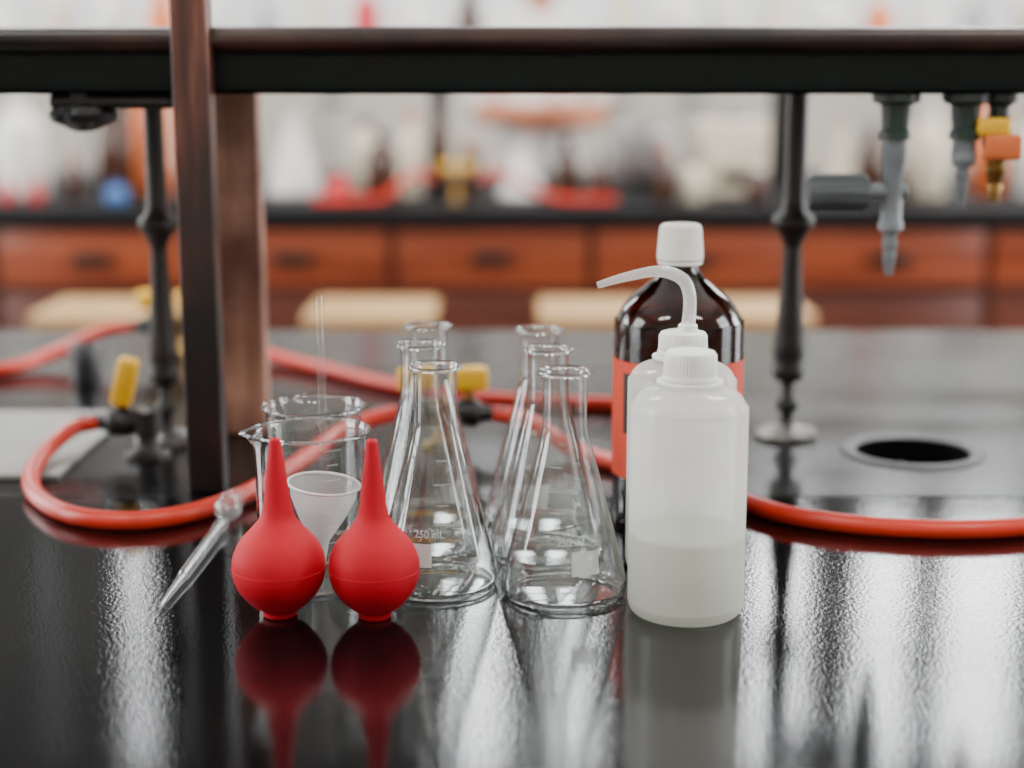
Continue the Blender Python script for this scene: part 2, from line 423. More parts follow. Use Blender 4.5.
def window(axis, pos, a0, a1, zz, portal=True):
    global wi
    Z0, Z1 = zz
    f = 0.03 if a1-a0 > 0.2 else 0.01; L = []
    n = 3 if a1-a0 > 1.2 else (2 if a1-a0 > 0.6 else 1)
    def seg(p0,p1,z0,z1,d=0.05):
        if axis == 'Y': L.append((p0,p1,pos-d/2,pos+d/2,z0,z1))
        else: L.append((pos-d/2,pos+d/2,p0,p1,z0,z1))
    seg(a0,a0+f,Z0,Z1); seg(a1-f,a1,Z0,Z1); seg(a0,a1,Z0,Z0+f); seg(a0,a1,Z1-f,Z1)
    for i in range(1,n):
        c = a0+(a1-a0)*i/n; seg(c-0.03,c+0.03,Z0,Z1,0.035)
    if Z1-Z0 > 1:
        for k in (1,2):
            z = Z0+(Z1-Z0)*k/3; seg(a0,a1,z-0.035,z+0.035,0.03)
    boxes('window_%d'%wi, L, M['sash']); wi += 1
    if not portal: return
    ld = bpy.data.lights.new('window_portal','AREA'); ld.shape='RECTANGLE'
    ld.size = a1-a0; ld.size_y = Z1-Z0; ld.energy = 1
    try: ld.cycles.is_portal = True
    except Exception: pass
    lo = bpy.data.objects.new('window_portal', ld); COL.objects.link(lo)
    c = (a0+a1)/2; z = (Z0+Z1)/2
    if axis == 'Y': lo.location = (c,pos+0.12,z); lo.rotation_euler = (-PI/2,0,0)
    elif pos > 0: lo.location = (pos+0.12,c,z); lo.rotation_euler = (0,PI/2,0); ld.size, ld.size_y = Z1-Z0, a1-a0
    else: lo.location = (pos-0.12,c,z); lo.rotation_euler = (0,-PI/2,0); ld.size, ld.size_y = Z1-Z0, a1-a0
for (a,b) in up_w: window('Y', RY1+0.1, a, b, UP, False)
def portal_far(z):
    ld = bpy.data.lights.new('window_portal','AREA'); ld.shape='RECTANGLE'; ld.size = 7.4; ld.size_y = z[1]-z[0]; ld.energy = 1
    try: ld.cycles.is_portal = True
    except Exception: pass
    lo = bpy.data.objects.new('window_portal', ld); COL.objects.link(lo); lo.location = (0,RY1+0.22,(z[0]+z[1])/2); lo.rotation_euler = (-PI/2,0,0)
portal_far(UP)
for (a,b) in side_w: window('X', RX0-0.1, a, b, SW); window('X', RX1+0.1, a, b, SW)
box('trim_windowsill', (0,RY1-0.04,UP[0]-0.02), (RX1-RX0,0.10,0.04), M['sash'])

# ceiling lamps
lampE = bpy.data.materials.new('fluorescent_diffuser'); lampE.use_nodes = True
bb = lampE.node_tree.nodes['Principled BSDF']; bb.inputs['Base Color'].default_value=(.9,.9,.9,1)
bb.inputs['Emission Color'].default_value=(1,0.98,0.95,1); bb.inputs['Emission Strength'].default_value=3
for (x,y) in ((-1.5,-0.6),(1.5,-0.6),(-1.5,3.4),(1.5,3.4)):
    e = empty('ceiling_lamp', (x,y,3.9))
    box('housing', (0,0,0.05), (1.3,0.3,0.06), M['white'], e, 0.008)
    box('diffuser', (0,0,0.012), (1.22,0.24,0.016), lampE, e, 0.004)
    boxes('hangers', [(-0.5,-0.49,-0.005,0.005,0.08,0.70),(0.49,0.5,-0.005,0.005,0.08,0.70)], M['steel'], e)
    ld = bpy.data.lights.new('lamp_light','AREA'); ld.shape='RECTANGLE'; ld.size=1.2; ld.size_y=0.24; ld.energy=(48 if y < 0 else 125); ld.color=(1,0.98,0.95)
    lo = bpy.data.objects.new('lamp_light', ld); COL.objects.link(lo); lo.parent = e; lo.location=(0,0,-0.005)

# ------------------------------------------------------------------ near bench
SX, SY = 0.359, 1.388
bench = empty('lab_bench', (0,0,T))
X0, X1 = -1.9, 1.9
TH = 0.04
def slab(name, y0, y1, hole=False, mat='bench'):
    o = box(name, (0,(y0+y1)/2,-TH/2), (X1-X0, y1-y0, TH), M[mat], bench, 0.0012)
    if hole:
        bm = bmesh.new()
        bmesh.ops.create_cone(bm, cap_ends=True, segments=64, radius1=0.053, radius2=0.053, depth=0.2)
        c = mkobj('tmp_cut', bm, M['bench'], None, (SX, SY, T), smooth=False)
        md = o.modifiers.new('b','BOOLEAN'); md.operation='DIFFERENCE'; md.object = c; md.solver='EXACT'
        bpy.context.view_layer.update()
        dg = bpy.context.evaluated_depsgraph_get()
        me = bpy.data.meshes.new_from_object(o.evaluated_get(dg))
        o.modifiers.clear(); o.data = me; bpy.data.objects.remove(c)
    for p in o.data.polygons: p.use_smooth = False
    return o
slab('front_slab', 0.45, 1.2375)
slab('middle_slab', 1.239, 1.66, True, 'bench2')
slab('rear_slab', 1.6615, 2.06, False, 'bench2')
boxes('joint_filler', [(X0+.01,X1-.01,1.23,1.245,-TH,-0.002),(X0+.01,X1-.01,1.655,1.668,-TH,-0.002)], M['groove'], bench)
boxes('cabinet', [(X0+.04,X1-.04,0.52,1.30,-0.80,-TH),(X0+.04,X1-.04,1.46,2.0,-0.80,-TH),(X0+.04,0.25,1.30,1.46,-0.80,-TH),(0.47,X1-.04,1.30,1.46,-0.80,-TH)], M['cab'], bench)
boxes('plinth', [(X0+.08,X1-.08,0.58,1.94,-0.9,-0.80)], M['black'], bench)
fr = [(X0+.06+i*0.47, X0+.06+i*0.47+0.45, 2.0,2.018,-0.20,-0.06) for i in range(8)] + [(X0+.06+i*0.47, X0+.06+i*0.47+0.45, 2.0,2.018,-0.78,-0.22) for i in range(8)]
boxes('rear_drawer_fronts', fr, M['drawer'], bench, 0.004)
# cup sink
lathe('cup_sink_bowl', [(0.0505,0.0005),(0.050,-0.006),(0.049,-0.03),(0.046,-0.08),(0.036,-0.11),(0.012,-0.12),(0.0,-0.12)], M['sinkbowl'], bench, (SX,SY,0))
lathe('cup_sink_rim', [(0.0505,-0.004),(0.0505,0.0012),(0.053,0.0026),(0.060,0.0026),(0.0635,0.0012),(0.064,0.0003),(0.0505,-0.004)], M['sinkrim'], bench, (SX,SY,0), angle=60)
boxes('cup_sink_strainer', [(-0.045,0.045,-0.002,0.002,-0.023,-0.019),(-0.002,0.002,-0.045,0.045,-0.023,-0.019),(-0.04,0.04,0.018,0.021,-0.023,-0.019),(-0.04,0.04,-0.021,-0.018,-0.023,-0.019)], M['iron'], bench, loc=(SX,SY,0))

# ------------------------------------------------------------------ reagent rack over bench
rack = empty('reagent_rack', (0,0,T))
def turned_column(parent, x, y, k=1.0):
    lathe('column_flange', [(0,0.0),(0.029,0.0),(0.0295,0.004),(0.027,0.007),(0.016,0.009),(0.012,0.012),(0,0.012)], M['flange'], parent, (x,y,0))
    pr = [(0.0,0.010),(0.011,0.010),(0.0065,0.016),(0.006,0.022),(0.010,0.026),(0.012,0.031),(0.010,0.036),(0.0065,0.040),(0.0065,0.052),(0.013,0.055),(0.0155,0.060),(0.0155,0.066),(0.0135,0.070),
                     (0.0155,0.078),(0.0150,0.090),(0.0105,0.14),(0.009,0.175),(0.0095,0.182),(0.014,0.190),(0.020,0.198),(0.020,0.205),(0.013,0.210),(0.0105,0.22),(0.0105,0.353),(0,0.353)]
    lathe('column', [(r*k,z) for r,z in pr], M['iron'], parent, (x,y,0), angle=60)
# deck and rails
boxes('deck', [(-1.8,1.8,1.28,1.47,0.353,0.367)], M['nosing'], rack, 0.002)
sweep('front_nosing', [(-1.8,1.268,0.3605),(0,1.268,0.3605),(1.8,1.268,0.3605)], 0.0095, M['nosing'], rack)
boxes('front_rail', [(-1.8,1.8,1.276,1.284,0.318,0.352),(-1.8,1.8,1.276,1.31,0.318,0.322)], M['green'], rack, 0.001)
# posts
for x in (-1.5,-0.25,1.25):
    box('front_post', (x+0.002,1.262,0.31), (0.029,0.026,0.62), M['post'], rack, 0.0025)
    box('rear_post', (x-0.005,1.470,0.178), (0.050,0.028,0.356), M['wornwood'], rack, 0.003)
for (x,y,k) in ((-0.318,1.43,0.85),(0.256,1.45,0.95),(-1.1,1.45,1),(0.95,1.45,1)):
    turned_column(rack, x, y, k)
# small wheel valve under the rack at left
wv = empty('wheel_valve', (-0.345,1.30,T+0.318))
lathe('stem', [(0,0.0),(0.012,0.0),(0.012,-0.012),(0.007,-0.014),(0.007,-0.03),(0,-0.03)], M['black'], wv)
lathe('handwheel', [(0,-0.010),(0.014,-0.008),(0.024,-0.010),(0.028,-0.016),(0.026,-0.022),(0.016,-0.026),(0.010,-0.029),(0,-0.030)], M['black'], wv, ribs=8, ribdepth=0.002, ribrange=(-0.03,-0.009), segs=80)
box('valve_body', (0.025,0.0,-0.006), (0.10,0.022,0.012), M['black'], wv, 0.004)

# taps hanging under rack (right)
def hanging_tap(x, y, length, handle=True):
    e = empty('water_tap', (x,y,T+0.318))
    lathe('mounting_flange', [(0,0),(0.019,0),(0.019,-0.006),(0.012,-0.009),(0.0105,-0.028),(0.0125,-0.030),(0.0125,-0.036),(0,-0.036)], M['tapgreen'], e)
    L = length
    lathe('nozzle', [(0,-0.034),(0.0095,-0.034),(0.0095,-0.055),(0.0085,-0.057),(0.0085,-L+0.045),(0.010,-L+0.043),(0.010,-L+0.037),(0.006,-L+0.035),(0.0052,-L+0.028),(0.0062,-L+0.027),(0.0045,-L+0.018),(0.0055,-L+0.017),(0.003,-L),(0,-L)], M['gray'], e)
    if handle:
        lathe('handle_stem', [(0,0),(0.007,0),(0.007,0.022),(0.011,0.024),(0,0.024)], M['gray'], e, (0,0,-0.078), (0,-PI/2,0))
        lathe('handle', [(0,0.020),(0.012,0.020),(0.0145,0.023),(0.0145,0.064),(0.012,0.068),(0,0.068)], M['dgray'], e, (0,0,-0.078), (0,-PI/2,0), ribs=12, ribdepth=0.0015, ribrange=(0.022,0.063), segs=96)
        lathe('arm_right', [(0,0),(0.006,0),(0.006,0.012),(0,0.014)], M['gray'], e, (0,0,-0.078), (0,PI/2,0))
    return e
hanging_tap(0.308, 1.296, 0.146)
hanging_tap(0.364, 1.296, 0.09, False)
gv = empty('gas_tap', (0.392,1.30,T+0.318))
lathe('mount', [(0,0),(0.014,0),(0.014,-0.006),(0.008,-0.010),(0.008,-0.02),(0,-0.02)], M['tapgreen'], gv)
lathe('body', [(0,-0.018),(0.010,-0.018),(0.012,-0.024),(0.012,-0.040),(0.009,-0.044),(0.007,-0.06),(0.0085,-0.062),(0.005,-0.072),(0.006,-0.074),(0.004,-0.086),(0,-0.086)], M['brass'], gv)
box('lever', (0.0,-0.016,-0.042), (0.030,0.008,0.020), M['orange'], gv, 0.003)
box('lever_cap', (-0.008,-0.012,-0.026), (0.026,0.014,0.014), M['yellow'], gv, 0.003)

# ------------------------------------------------------------------ gas valves (bench turrets)
def bench_valve(name, x, y, dirs, lever_up=True, z=0.045, rot=0, base=True):
    e = empty(name, (x,y,T), (0,0,rot))
    if base:
        lathe('base', [(0,0),(0.020,0),(0.020,0.004),(0.012,0.007),(0.009,0.012),(0.009,z-0.012),(0.013,z-0.010),(0.013,z+0.010),(0.008,z+0.013),(0,z+0.013)], M['brass'] if lever_up else M['iron'], e)
    for i, d in enumerate(dirs):
        dv = Vector((math.cos(d), math.sin(d), 0))
        ry = Euler((0,PI/2,0)).to_matrix(); 
        rt = (Euler((0,0,d)).to_matrix() @ ry).to_euler()
        lathe('ball_valve_%d'%i, [(0,0.008),(0.009,0.008),(0.011,0.012),(0.013,0.018),(0.013,0.030),(0.010,0.034),(0.008,0.036),(0.008,0.040),(0,0.040)], M['black'], e, (0,0,z), rt, segs=24)
        lathe('hose_barb_%d'%i, [(0,0.038),(0.0065,0.038),(0.0065,0.044),(0.0075,0.045),(0.006,0.052),(0.0075,0.053),(0.005,0.064),(0,0.064)], M['black'], e, (0,0,z), rt, segs=24)
        c = dv*0.024
        lathe('lever_stem_%d'%i, [(0,0.010),(0.004,0.010),(0.004,0.022),(0,0.022)], M['brass'], e, (c.x,c.y,z), segs=20)
        if lever_up:
            box('lever_%d'%i, (c.x,c.y,z+0.031), (0.034,0.016,0.022), M['yellow'], e, 0.0045, (0,0,d+0.4))
        else:
            box('lever_%d'%i, (c.x+0.006,c.y,z+0.036), (0.018,0.018,0.044), M['yellow'], e, 0.0045, (0.1,0.25,0))
    return e
bench_valve('gas_valve', -0.322, 1.372, [PI], False, 0.032)
bench_valve('gas_valve', -0.40, 1.86, [PI+0.2, -0.1], True, 0.040)
bench_valve('gas_valve', -0.062, 1.405, [PI+0.15, 0.0-0.2], True, 0.034)

# ------------------------------------------------------------------ hoses
HR = 0.0072
def hose(pts, r=HR):
    return sweep('rubber_hose', [(p[0],p[1],T+p[2]) for p in pts], r, M['hose'], segs=24, sub=10)
z0 = HR
hose([(-0.366,1.372,0.032),(-0.385,1.365,0.028),(-0.398,1.335,0.018),(-0.398,1.29,0.0125),(-0.388,1.245,z0+.001),(-0.366,1.200,z0),(-0.334,1.162,z0),(-0.295,1.145,z0),(-0.262,1.152,z0),(-0.232,1.182,z0),(-0.205,1.228,z0+.002),(-0.175,1.30,0.016),(-0.145,1.365,0.028),(-0.105,1.398,0.034)])
hose([(-0.016,1.396,0.034),(0.015,1.385,0.030),(0.05,1.36,0.012),(0.084,1.326,z0),(0.118,1.285,z0),(0.152,1.25,z0),(0.182,1.196,z0),(0.214,1.156,z0),(0.269,1.130,z0),(0.327,1.122,z0),(0.377,1.130,z0),(0.45,1.155,z0),(0.55,1.20,z0),(0.7,1.22,z0)])
hose([(-0.9,1.60,z0),(-0.70,1.68,z0),(-0.572,1.747,z0),(-0.53,1.80,0.015),(-0.485,1.838,0.034),(-0.445,1.851,0.040)])
hose([(-0.355,1.856,0.040),(-0.325,1.850,0.030),(-0.282,1.826,z0+.003),(-0.202,1.742,z0),(-0.1286,1.66,z0),(-0.064,1.61,z0),(0.028,1.575,z0),(0.0985,1.565,z0),(0.15,1.55,z0),(0.185,1.50,z0),(0.18,1.44,z0)])
# board lying on bench at the left
box('ceramic_board', (-0.70,1.418,T+0.0025), (0.64,0.252,0.005), M['tile'], None, 0.0015)
e = empty('measuring_cup', (-0.462,1.70,T))
lathe('cup', [(0,0.001),(0.014,0.001),(0.016,0.004),(0.018,0.045),(0.0165,0.045),(0.0145,0.005),(0,0.004)], M['steel'], e)

# ------------------------------------------------------------------ glassware
FP = [(0.0,0.0022),(0.030,0.0018),(0.0365,0.0008),(0.0393,0.0022),(0.0409,0.0058),(0.0408,0.010),(0.0392,0.0175),(0.0300,0.0530),(0.0212,0.0865),(0.0170,0.1020),(0.0152,0.1100),(0.0144,0.1180),(0.0142,0.140),(0.0146,0.1445),(0.0160,0.1475),(0.0170,0.1490)]
def erlenmeyer(x, y, a=0.0, marks=True, s=1.0, side=0.012):
    e = empty('erlenmeyer_flask', (x,y,T))
    fp = [(p[0],p[1]) for p in catmull([(r,z,0) for r,z in FP[1:]], 4)]
    prof = [(0,0.0022)]+fp
    lathe('glass_body', prof, M['glass'], e, segs=96, angle=80)
    torus('rim_bead', 0.0166, 0.0015, 0.1482, M['rim'], e)
    torus('base_ring', 0.0376, 0.0020, 0.0028, M['rim'], e)
    if marks:
        a0 = -PI/2+a
        R = []
        for k, z in enumerate((0.050,0.062,0.075,0.090)):
            R.append((-side*0.5, z, 0.012 if k%2==0 else 0.008, 0.0005))
        surf_patches('printed_marks', prof, R, M['print'], e, a0, 0.0005)
        surf_patches('write_on_patch', prof, [(side, 0.031, 0.0185, 0.0145)], M['patch'], e, a0, 0.0005)
        for z, t in ((0.0515,'200'),(0.0765,'100')):
            surf_text('printed_number', t, 0.0050, prof, -side*0.5+0.010, z-0.003, M['print'], e, a0, 0.0005)
        surf_text('printed_volume', '250 mL', 0.0065, prof, side*0.3, 0.042, M['print'], e, a0, 0.0005)
    return e
erlenmeyer(0.034, 1.000, 0.0, True, 1, 0.013)
erlenmeyer(0.025, 1.083, 2.5)
erlenmeyer(0.0205, 1.166, -0.4)
erlenmeyer(-0.0500, 1.018, 0.0, True, 1, -0.011)
erlenmeyer(-0.064, 1.101, 2.2)
erlenmeyer(-0.0635, 1.184, 0.6)

def beaker(x, y, r, h, sa, name='beaker'):
    e = empty(name, (x,y,T))
    prof = [(0,0.0018),(r-0.008,0.0015),(r-0.003,0.0012),(r-0.0006,0.0045),(r-0.0002,0.01),(r,0.03),(r,h*0.7),(r,h-0.010),(r,h-0.005),(r+0.0008,h-0.002),(r+0.0022,h)]
    lathe('glass_body', prof, M['glass'], e, segs=96, angle=80, spout=(sa,h,0.007,0.25))
    pts = []
    for i in range(48):
        a = 2*PI*i/48; d = (a-sa+PI)%(2*PI)-PI; w = math.exp(-(d/0.25)**2)
        rr = r+0.0022
        pts.append((rr*math.cos(a)+math.cos(sa)*0.007*w, rr*math.sin(a)+math.sin(sa)*0.007*w, h-0.15*0.007*w))
    sweep('rim_bead', pts, 0.0012, M['rim'], e, segs=8, sub=2, closed=True)
    torus('base_ring', r-0.003, 0.0016, 0.0024, M['rim'], e)
    a0 = -PI/2+0.5
    surf_patches('printed_marks', prof, [(0,h*k,0.012 if i%2 else 0.008,0.0006) for i,k in enumerate((0.25,0.35,0.45,0.55,0.65,0.75))], M['print'], e, a0)
    return e
beaker(-0.1335, 1.026, 0.0365, 0.104, PI*1.04)
beaker(-0.141, 1.106, 0.0335, 0.1035, PI*0.55)
# plastic funnel standing inside the front beaker
e = empty('plastic_funnel', (-0.131,1.026,T+0.0045), (0.05,0.10,0))
lathe('cone_and_stem', [(0.0035,0.0),(0.0045,0.001),(0.0062,0.024),(0.0085,0.0285),(0.0150,0.040),(0.0215,0.055),(0.0228,0.062),(0.0240,0.064)], M['whitecup'], e, angle=50)
torus('rim', 0.0240, 0.0010, 0.064, M['white'], e)
# glass rod in rear beaker
sweep('glass_stirring_rod', [(-0.132,1.094,T+0.0055),(-0.1345,1.105,T+0.10),(-0.1365,1.117,T+0.180)], 0.0030, M['rod'], segs=16)
# glass dropper lying on the bench
e = empty('glass_dropper', (0,0,T))
A = Vector((-0.2235,0.965,0.0030)); B = Vector((-0.2165,1.15,0.0048))
def L(t): return tuple(A.lerp(B,t))
sweep('dropper_tube', [L(0),L(0.12),L(0.28),L(0.36),L(0.7),L(0.86),L(0.92),L(0.97),L(1.0)], [0.0014,0.0022,0.0032,0.0042,0.0042,0.0042,0.005,0.005,0.0046], M['clear'], e, sub=5)
lathe('dropper_bulb', [(0,-0.014),(0.0045,-0.013),(0.0085,-0.009),(0.0105,0),(0.0085,0.008),(0.006,0.012),(0.006,0.02),(0.009,0.022),(0.009,0.024)], M['clear'], e, (-0.2155,1.168,0.0108), (-PI/2,0,0), smoothprof=3, angle=80)

# ------------------------------------------------------------------ rubber bulbs
def bulb(x, y, k=1.0, lean=(0,0,0)):
    e = empty('rubber_bulb', (x,y,T), lean)
    prof = [(0.0095,0.0),(0.0108,0.001),(0.0110,0.0035),(0.0125,0.0052),(0.0175,0.0085),(0.0248,0.0168),(0.0283,0.0245),(0.0293,0.0318),(0.0283,0.0400),(0.0240,0.0490),(0.0170,0.0568),(0.0112,0.0640),(0.0088,0.0725),(0.0072,0.0850),(0.0056,0.0980),(0.0042,0.1080),(0.0036,0.1130),(0.0028,0.1145)]
    prof = [(r*k,z) for r,z in prof]
    pr = [(p[0],p[1]) for p in catmull([(r,z,0) for r,z in prof],5)]
    lathe('body', [(0,0.0)]+pr+[(0.0016,0.1146),(0.0014,0.108),(0,0.108)], M['red'], e, segs=80, angle=60)
    torus('mould_seam', 0.02925*k, 0.0004, 0.0318, M['red'], e)
bulb(-0.1462, 0.957, 1.0, (0,0,0))
bulb(-0.0862, 0.954, 0.97, (0,0,1))

# ------------------------------------------------------------------ plastic bottles
BP = [(0.030,0.0015),(0.0325,0.0008),(0.0352,0.0035),(0.0364,0.009),(0.0366,0.020),(0.0366,0.124),(0.0360,0.131),(0.0338,0.1375),(0.0295,0.1420),(0.0225,0.1448),(0.0170,0.1462),(0.0150,0.1480),(0.0148,0.1500)]
def pe_bottle(x, y, name, tube):
    e = empty(name, (x,y,T))
    pr = [(p[0],p[1]) for p in catmull([(r,z,0) for r,z in BP],4)]
    lathe('body', [(0,0.003)]+pr, M['pe'], e, segs=96, angle=80)
    lz = 0.054
    lathe('liquid', [(0,0.005),(0.029,0.0045),(0.0335,0.007),(0.0354,0.012),(0.0354,lz),(0,lz)], M['liquid'], e, segs=64)
    lathe('neck_ring', [(0.0150,0.1475),(0.0205,0.1478),(0.0205,0.1495),(0.0150,0.1500)], M['pecap'], e)
    h = 0.166 if tube else 0.1685
    lathe('screw_cap', [(0.0150,0.1505),(0.0170,0.1505),(0.0170,0.153),(0.0166,0.1535),(0.0162,h-0.003),(0.0148,h-0.0008),(0.0120,h),(0,h)], M['pecap'], e, segs=240, ribs=48, ribdepth=0.0006, ribrange=(0.1532,h-0.0025))
    if tube:
        lathe('tube_collar', [(0.0068,h-0.001),(0.0064,h+0.004),(0.0052,h+0.005),(0,h+0.005)], M['pecap'], e, (0.003,0,0))
        pts = [(0.003,0,0.166),(0.004,0,0.181),(0.0035,0,0.191),(0.000,0,0.1995),(-0.008,0,0.2045),(-0.020,-0.001,0.2062),(-0.040,-0.003,0.2025),(-0.058,-0.005,0.1975)]
        sweep('delivery_tube', pts, [0.0048,0.0045,0.0044,0.0044,0.0042,0.0038,0.0031,0.0023], M['petube'], e, sub=6)
        sweep('dip_tube', [(0.003,0,0.150),(0.003,0,0.08),(0.006,0,0.012)], 0.0025, M['petube'], e)
    return e
pe_bottle(0.1100, 0.965, 'plastic_bottle', False)
pe_bottle(0.1146, 1.052, 'wash_bottle', True)

# ------------------------------------------------------------------ amber reagent bottle
e = empty('amber_reagent_bottle', (0.124,1.170,T))
AP = [(0.038,0.003),(0.0435,0.001),(0.0470,0.004),(0.0482,0.010),(0.0482,0.030),(0.0482,0.145),(0.0475,0.153),(0.0437,0.1625),(0.0360,0.1720),(0.0260,0.1800),(0.0180,0.1870),(0.0140,0.1940),(0.0128,0.2000),(0.0128,0.205)]
pr = [(p[0],p[1]) for p in catmull([(r,z,0) for r,z in AP],4)]
aprof = [(0,0.005)]+pr
lathe('glass_body', aprof, M['amber'], e, segs=96, angle=80)
lathe('contents', [(0,0.006),(0.044,0.006),(0.0465,0.012),(0.0465,0.128),(0,0.128)], pbr('dark_liquid',(0.01,0.004,0.002),0.3), e)
surf_patches('label', aprof, [(0,0.084,0.19,0.088)], M['label'], e, -PI/2+0.25)
surf_patches('label_panel', aprof, [(-0.048,0.097,0.030,0.045),(0.0,0.070,0.06,0.04)], M['labelw'], e, -PI/2+0.25, 0.0007)
lathe('neck_ring', [(0.0128,0.1965),(0.0165,0.197),(0.0165,0.1995),(0.0128,0.200)], M['cap'], e)
lathe('screw_cap', [(0.0128,0.2005),(0.0170,0.2005),(0.0172,0.203),(0.0158,0.222),(0.0150,0.2250),(0.0132,0.2262),(0.0110,0.2254),(0,0.2254)], M['cap'], e, segs=240, ribs=40, ribdepth=0.0008, ribrange=(0.2028,0.2225))

# ------------------------------------------------------------------ far bench
fb = empty('lab_bench', (0,0,T))
FY0, FY1 = 3.88, 5.3
box('counter', (0,(FY0+FY1)/2,-0.025), (6.4,FY1-FY0,0.05), M['farbench'], fb, 0.004)
boxes('carcass', [(-3.15,3.15,FY0+0.045,FY1-0.04,-0.82,-0.05)], M['cab'], fb)
boxes('plinth', [(-3.1,3.1,FY0+0.09,FY1-0.08,-0.9,-0.82)], M['black'], fb)
dw = 0.49
dr = []; rec = []; pul = []
for i in range(-7,8):
    xc = -0.05+i*dw
    if abs(xc) > 2.9: continue
    dr.append((xc-dw/2+0.012,xc+dw/2-0.012,FY0+0.025,FY0+0.046,-0.195,-0.055))
    rec.append((xc-dw/2+0.012,xc+dw/2-0.012,FY0+0.03,FY0+0.046,-0.80,-0.215))
    pul.append((xc-0.045,xc+0.045,FY0-0.004,FY0+0.03,-0.135,-0.110))
    pul.append((xc-0.045,xc-0.038,FY0+0.0,FY0+0.03,-0.150,-0.118)); pul.append((xc+0.038,xc+0.045,FY0+0.0,FY0+0.03,-0.150,-0.118))
boxes('drawer_fronts', dr, M['drawer'], fb, 0.004)
boxes('cabinet_doors', rec, M['cab'], fb, 0.004)
boxes('drawer_pulls', pul, M['black'], fb, 0.001)
frk = empty('reagent_rack', (0,0,T))
boxes('deck', [(-3,3,4.55,4.85,0.35,0.37)], M['nosing'], frk, 0.002)
boxes('posts', [(x-0.02,x+0.02,4.58,4.62,0,0.35) for x in (-2.7,-1.7,-1.08,-0.21,0.79,1.7,2.6)]+[(x-0.02,x+0.02,4.78,4.82,0,0.35) for x in (-2.7,-1.7,-1.08,-0.21,0.79,1.7,2.6)], M['green'], frk)

# stools in the aisle
def stool(x, y, w=0.28, d=-0.045):
    e = empty('lab_stool', (x,y,0))
    box('seat', (0,0,0.745+d), (w,w,0.03), M['stool'], e, 0.006)
    boxes('apron', [(-w/2+.012,w/2-.012,-w/2+.012,-w/2+.03,0.665+d,0.73+d),(-w/2+.012,w/2-.012,w/2-.03,w/2-.012,0.665+d,0.73+d),(-w/2+.012,-w/2+.03,-w/2+.03,w/2-.03,0.665+d,0.73+d),(w/2-.03,w/2-.012,-w/2+.03,w/2-.03,0.665+d,0.73+d)], M['stool'], e)
    q = w/2-0.03
    boxes('legs', [(sx*q-.018,sx*q+.018,sy*q-.018,sy*q+.018,0,0.73+d) for sx in (-1,1) for sy in (-1,1)], M['stool'], e, 0.002)
    boxes('stretchers', [(-q,q,-q-.01,-q+.01,0.22,0.25),(-q,q,q-.01,q+.01,0.30,0.33),(-q-.01,-q+.01,-q,q,0.26,0.29),(q-.01,q+.01,-q,q,0.26,0.29)], M['stool'], e)
for x in (-0.90,-0.31,0.20,0.515): stool(x, 3.52)

# ------------------------------------------------------------------ far clutter
YO = 0.33
def fbottle(x, y, r, h, m, cm, z=T):
    e = empty('reagent_bottle', (x,y,z))
    lathe('body', [(0,0),(r*0.92,0),(r,0.006),(r,h*0.62),(r*0.85,h*0.72),(r*0.4,h*0.82),(r*0.36,h*0.9),(0,h*0.9)], m, e, segs=32)
    lathe('cap', [(0,h*0.88),(r*0.44,h*0.88),(r*0.44,h),(0,h)], cm, e, segs=32)
def fflask(x, y, r, h, m, z=T):
    e = empty('conical_flask', (x,y,z))
    lathe('body', [(0,0.002),(r*0.95,0.002),(r,0.012),(r*0.95,h*0.12),(r*0.33,h*0.75),(r*0.3,h*0.95),(r*0.38,h)], m, e, segs=40, angle=60)
def fstand(x, y, h, z=T):
    e = empty('retort_stand', (x,y,z))
    boxes('base', [(-0.08,0.08,-0.05,0.07,0,0.012)], M['iron'], e, 0.003)
    sweep('rod', [(0,0,0.01),(0,0,h/2),(0,0,h)], 0.006, M['steel'], e, segs=12)
    box('boss_clamp', (0.02,-0.012,h*0.7), (0.09,0.02,0.022), M['steel'], e, 0.004)
def fcase(x, y, w, d, h, m, name='balance', z=T):
    e = empty(name, (x,y,z))
    box('housing', (0,0,h*0.45), (w,d,h*0.9), m, e, 0.012)
    box('display', (0,-d/2,h*0.25), (w*0.5,0.01,h*0.16), M['black'], e, 0.002)
    lathe('pan', [(0,h*0.9),(w*0.1,h*0.9),(w*0.1,h*0.95),(w*0.34,h*0.97),(w*0.34,h),(0,h)], M['steel'], e, segs=32)
def place(f, px, y, *a):
    y += YO
    return f((px-512)/1593*(y+0.02), y, *a)
P = place
P(fbottle,28,3.95,0.07,0.27,M['white'],M['white'])
P(fbottle,78,3.82,0.025,0.11,M['brown'],M['redp'])
P(fbottle,40,3.72,0.018,0.06,M['redp'],M['redp'])
P(fbottle,12,3.72,0.018,0.06,M['redp'],M['redp'])
P(fbottle,158,4.0,0.05,0.34,M['orange'],M['cream'])
P(fbottle,120,3.86,0.045,0.26,M['brown'],M['black'])
P(fbottle,120,3.70,0.026,0.05,M['blue'],M['blue'])
P(fflask,297,3.95,0.075,0.23,M['white'])
P(fbottle,340,3.78,0.03,0.07,M['redp'],M['redp'])
P(fbottle,368,4.12,0.045,0.20,M['cream'],M['brown'])
P(fbottle,383,3.80,0.042,0.18,M['brown'],M['black'])
P(fbottle,412,3.95,0.03,0.22,M['cream'],M['orange'])
P(fbottle,440,3.98,0.032,0.24,M['brown'],M['black'])
P(fbottle,470,3.92,0.03,0.15,M['brown'],M['orange'])
P(fflask,522,3.86,0.06,0.15,M['white'])
P(fbottle,566,3.80,0.030,0.16,M['brown'],M['black'])
P(fbottle,600,3.76,0.03,0.12,M['brown'],M['black'])
P(fcase,640,3.98,0.14,0.18,0.19,M['steel'])
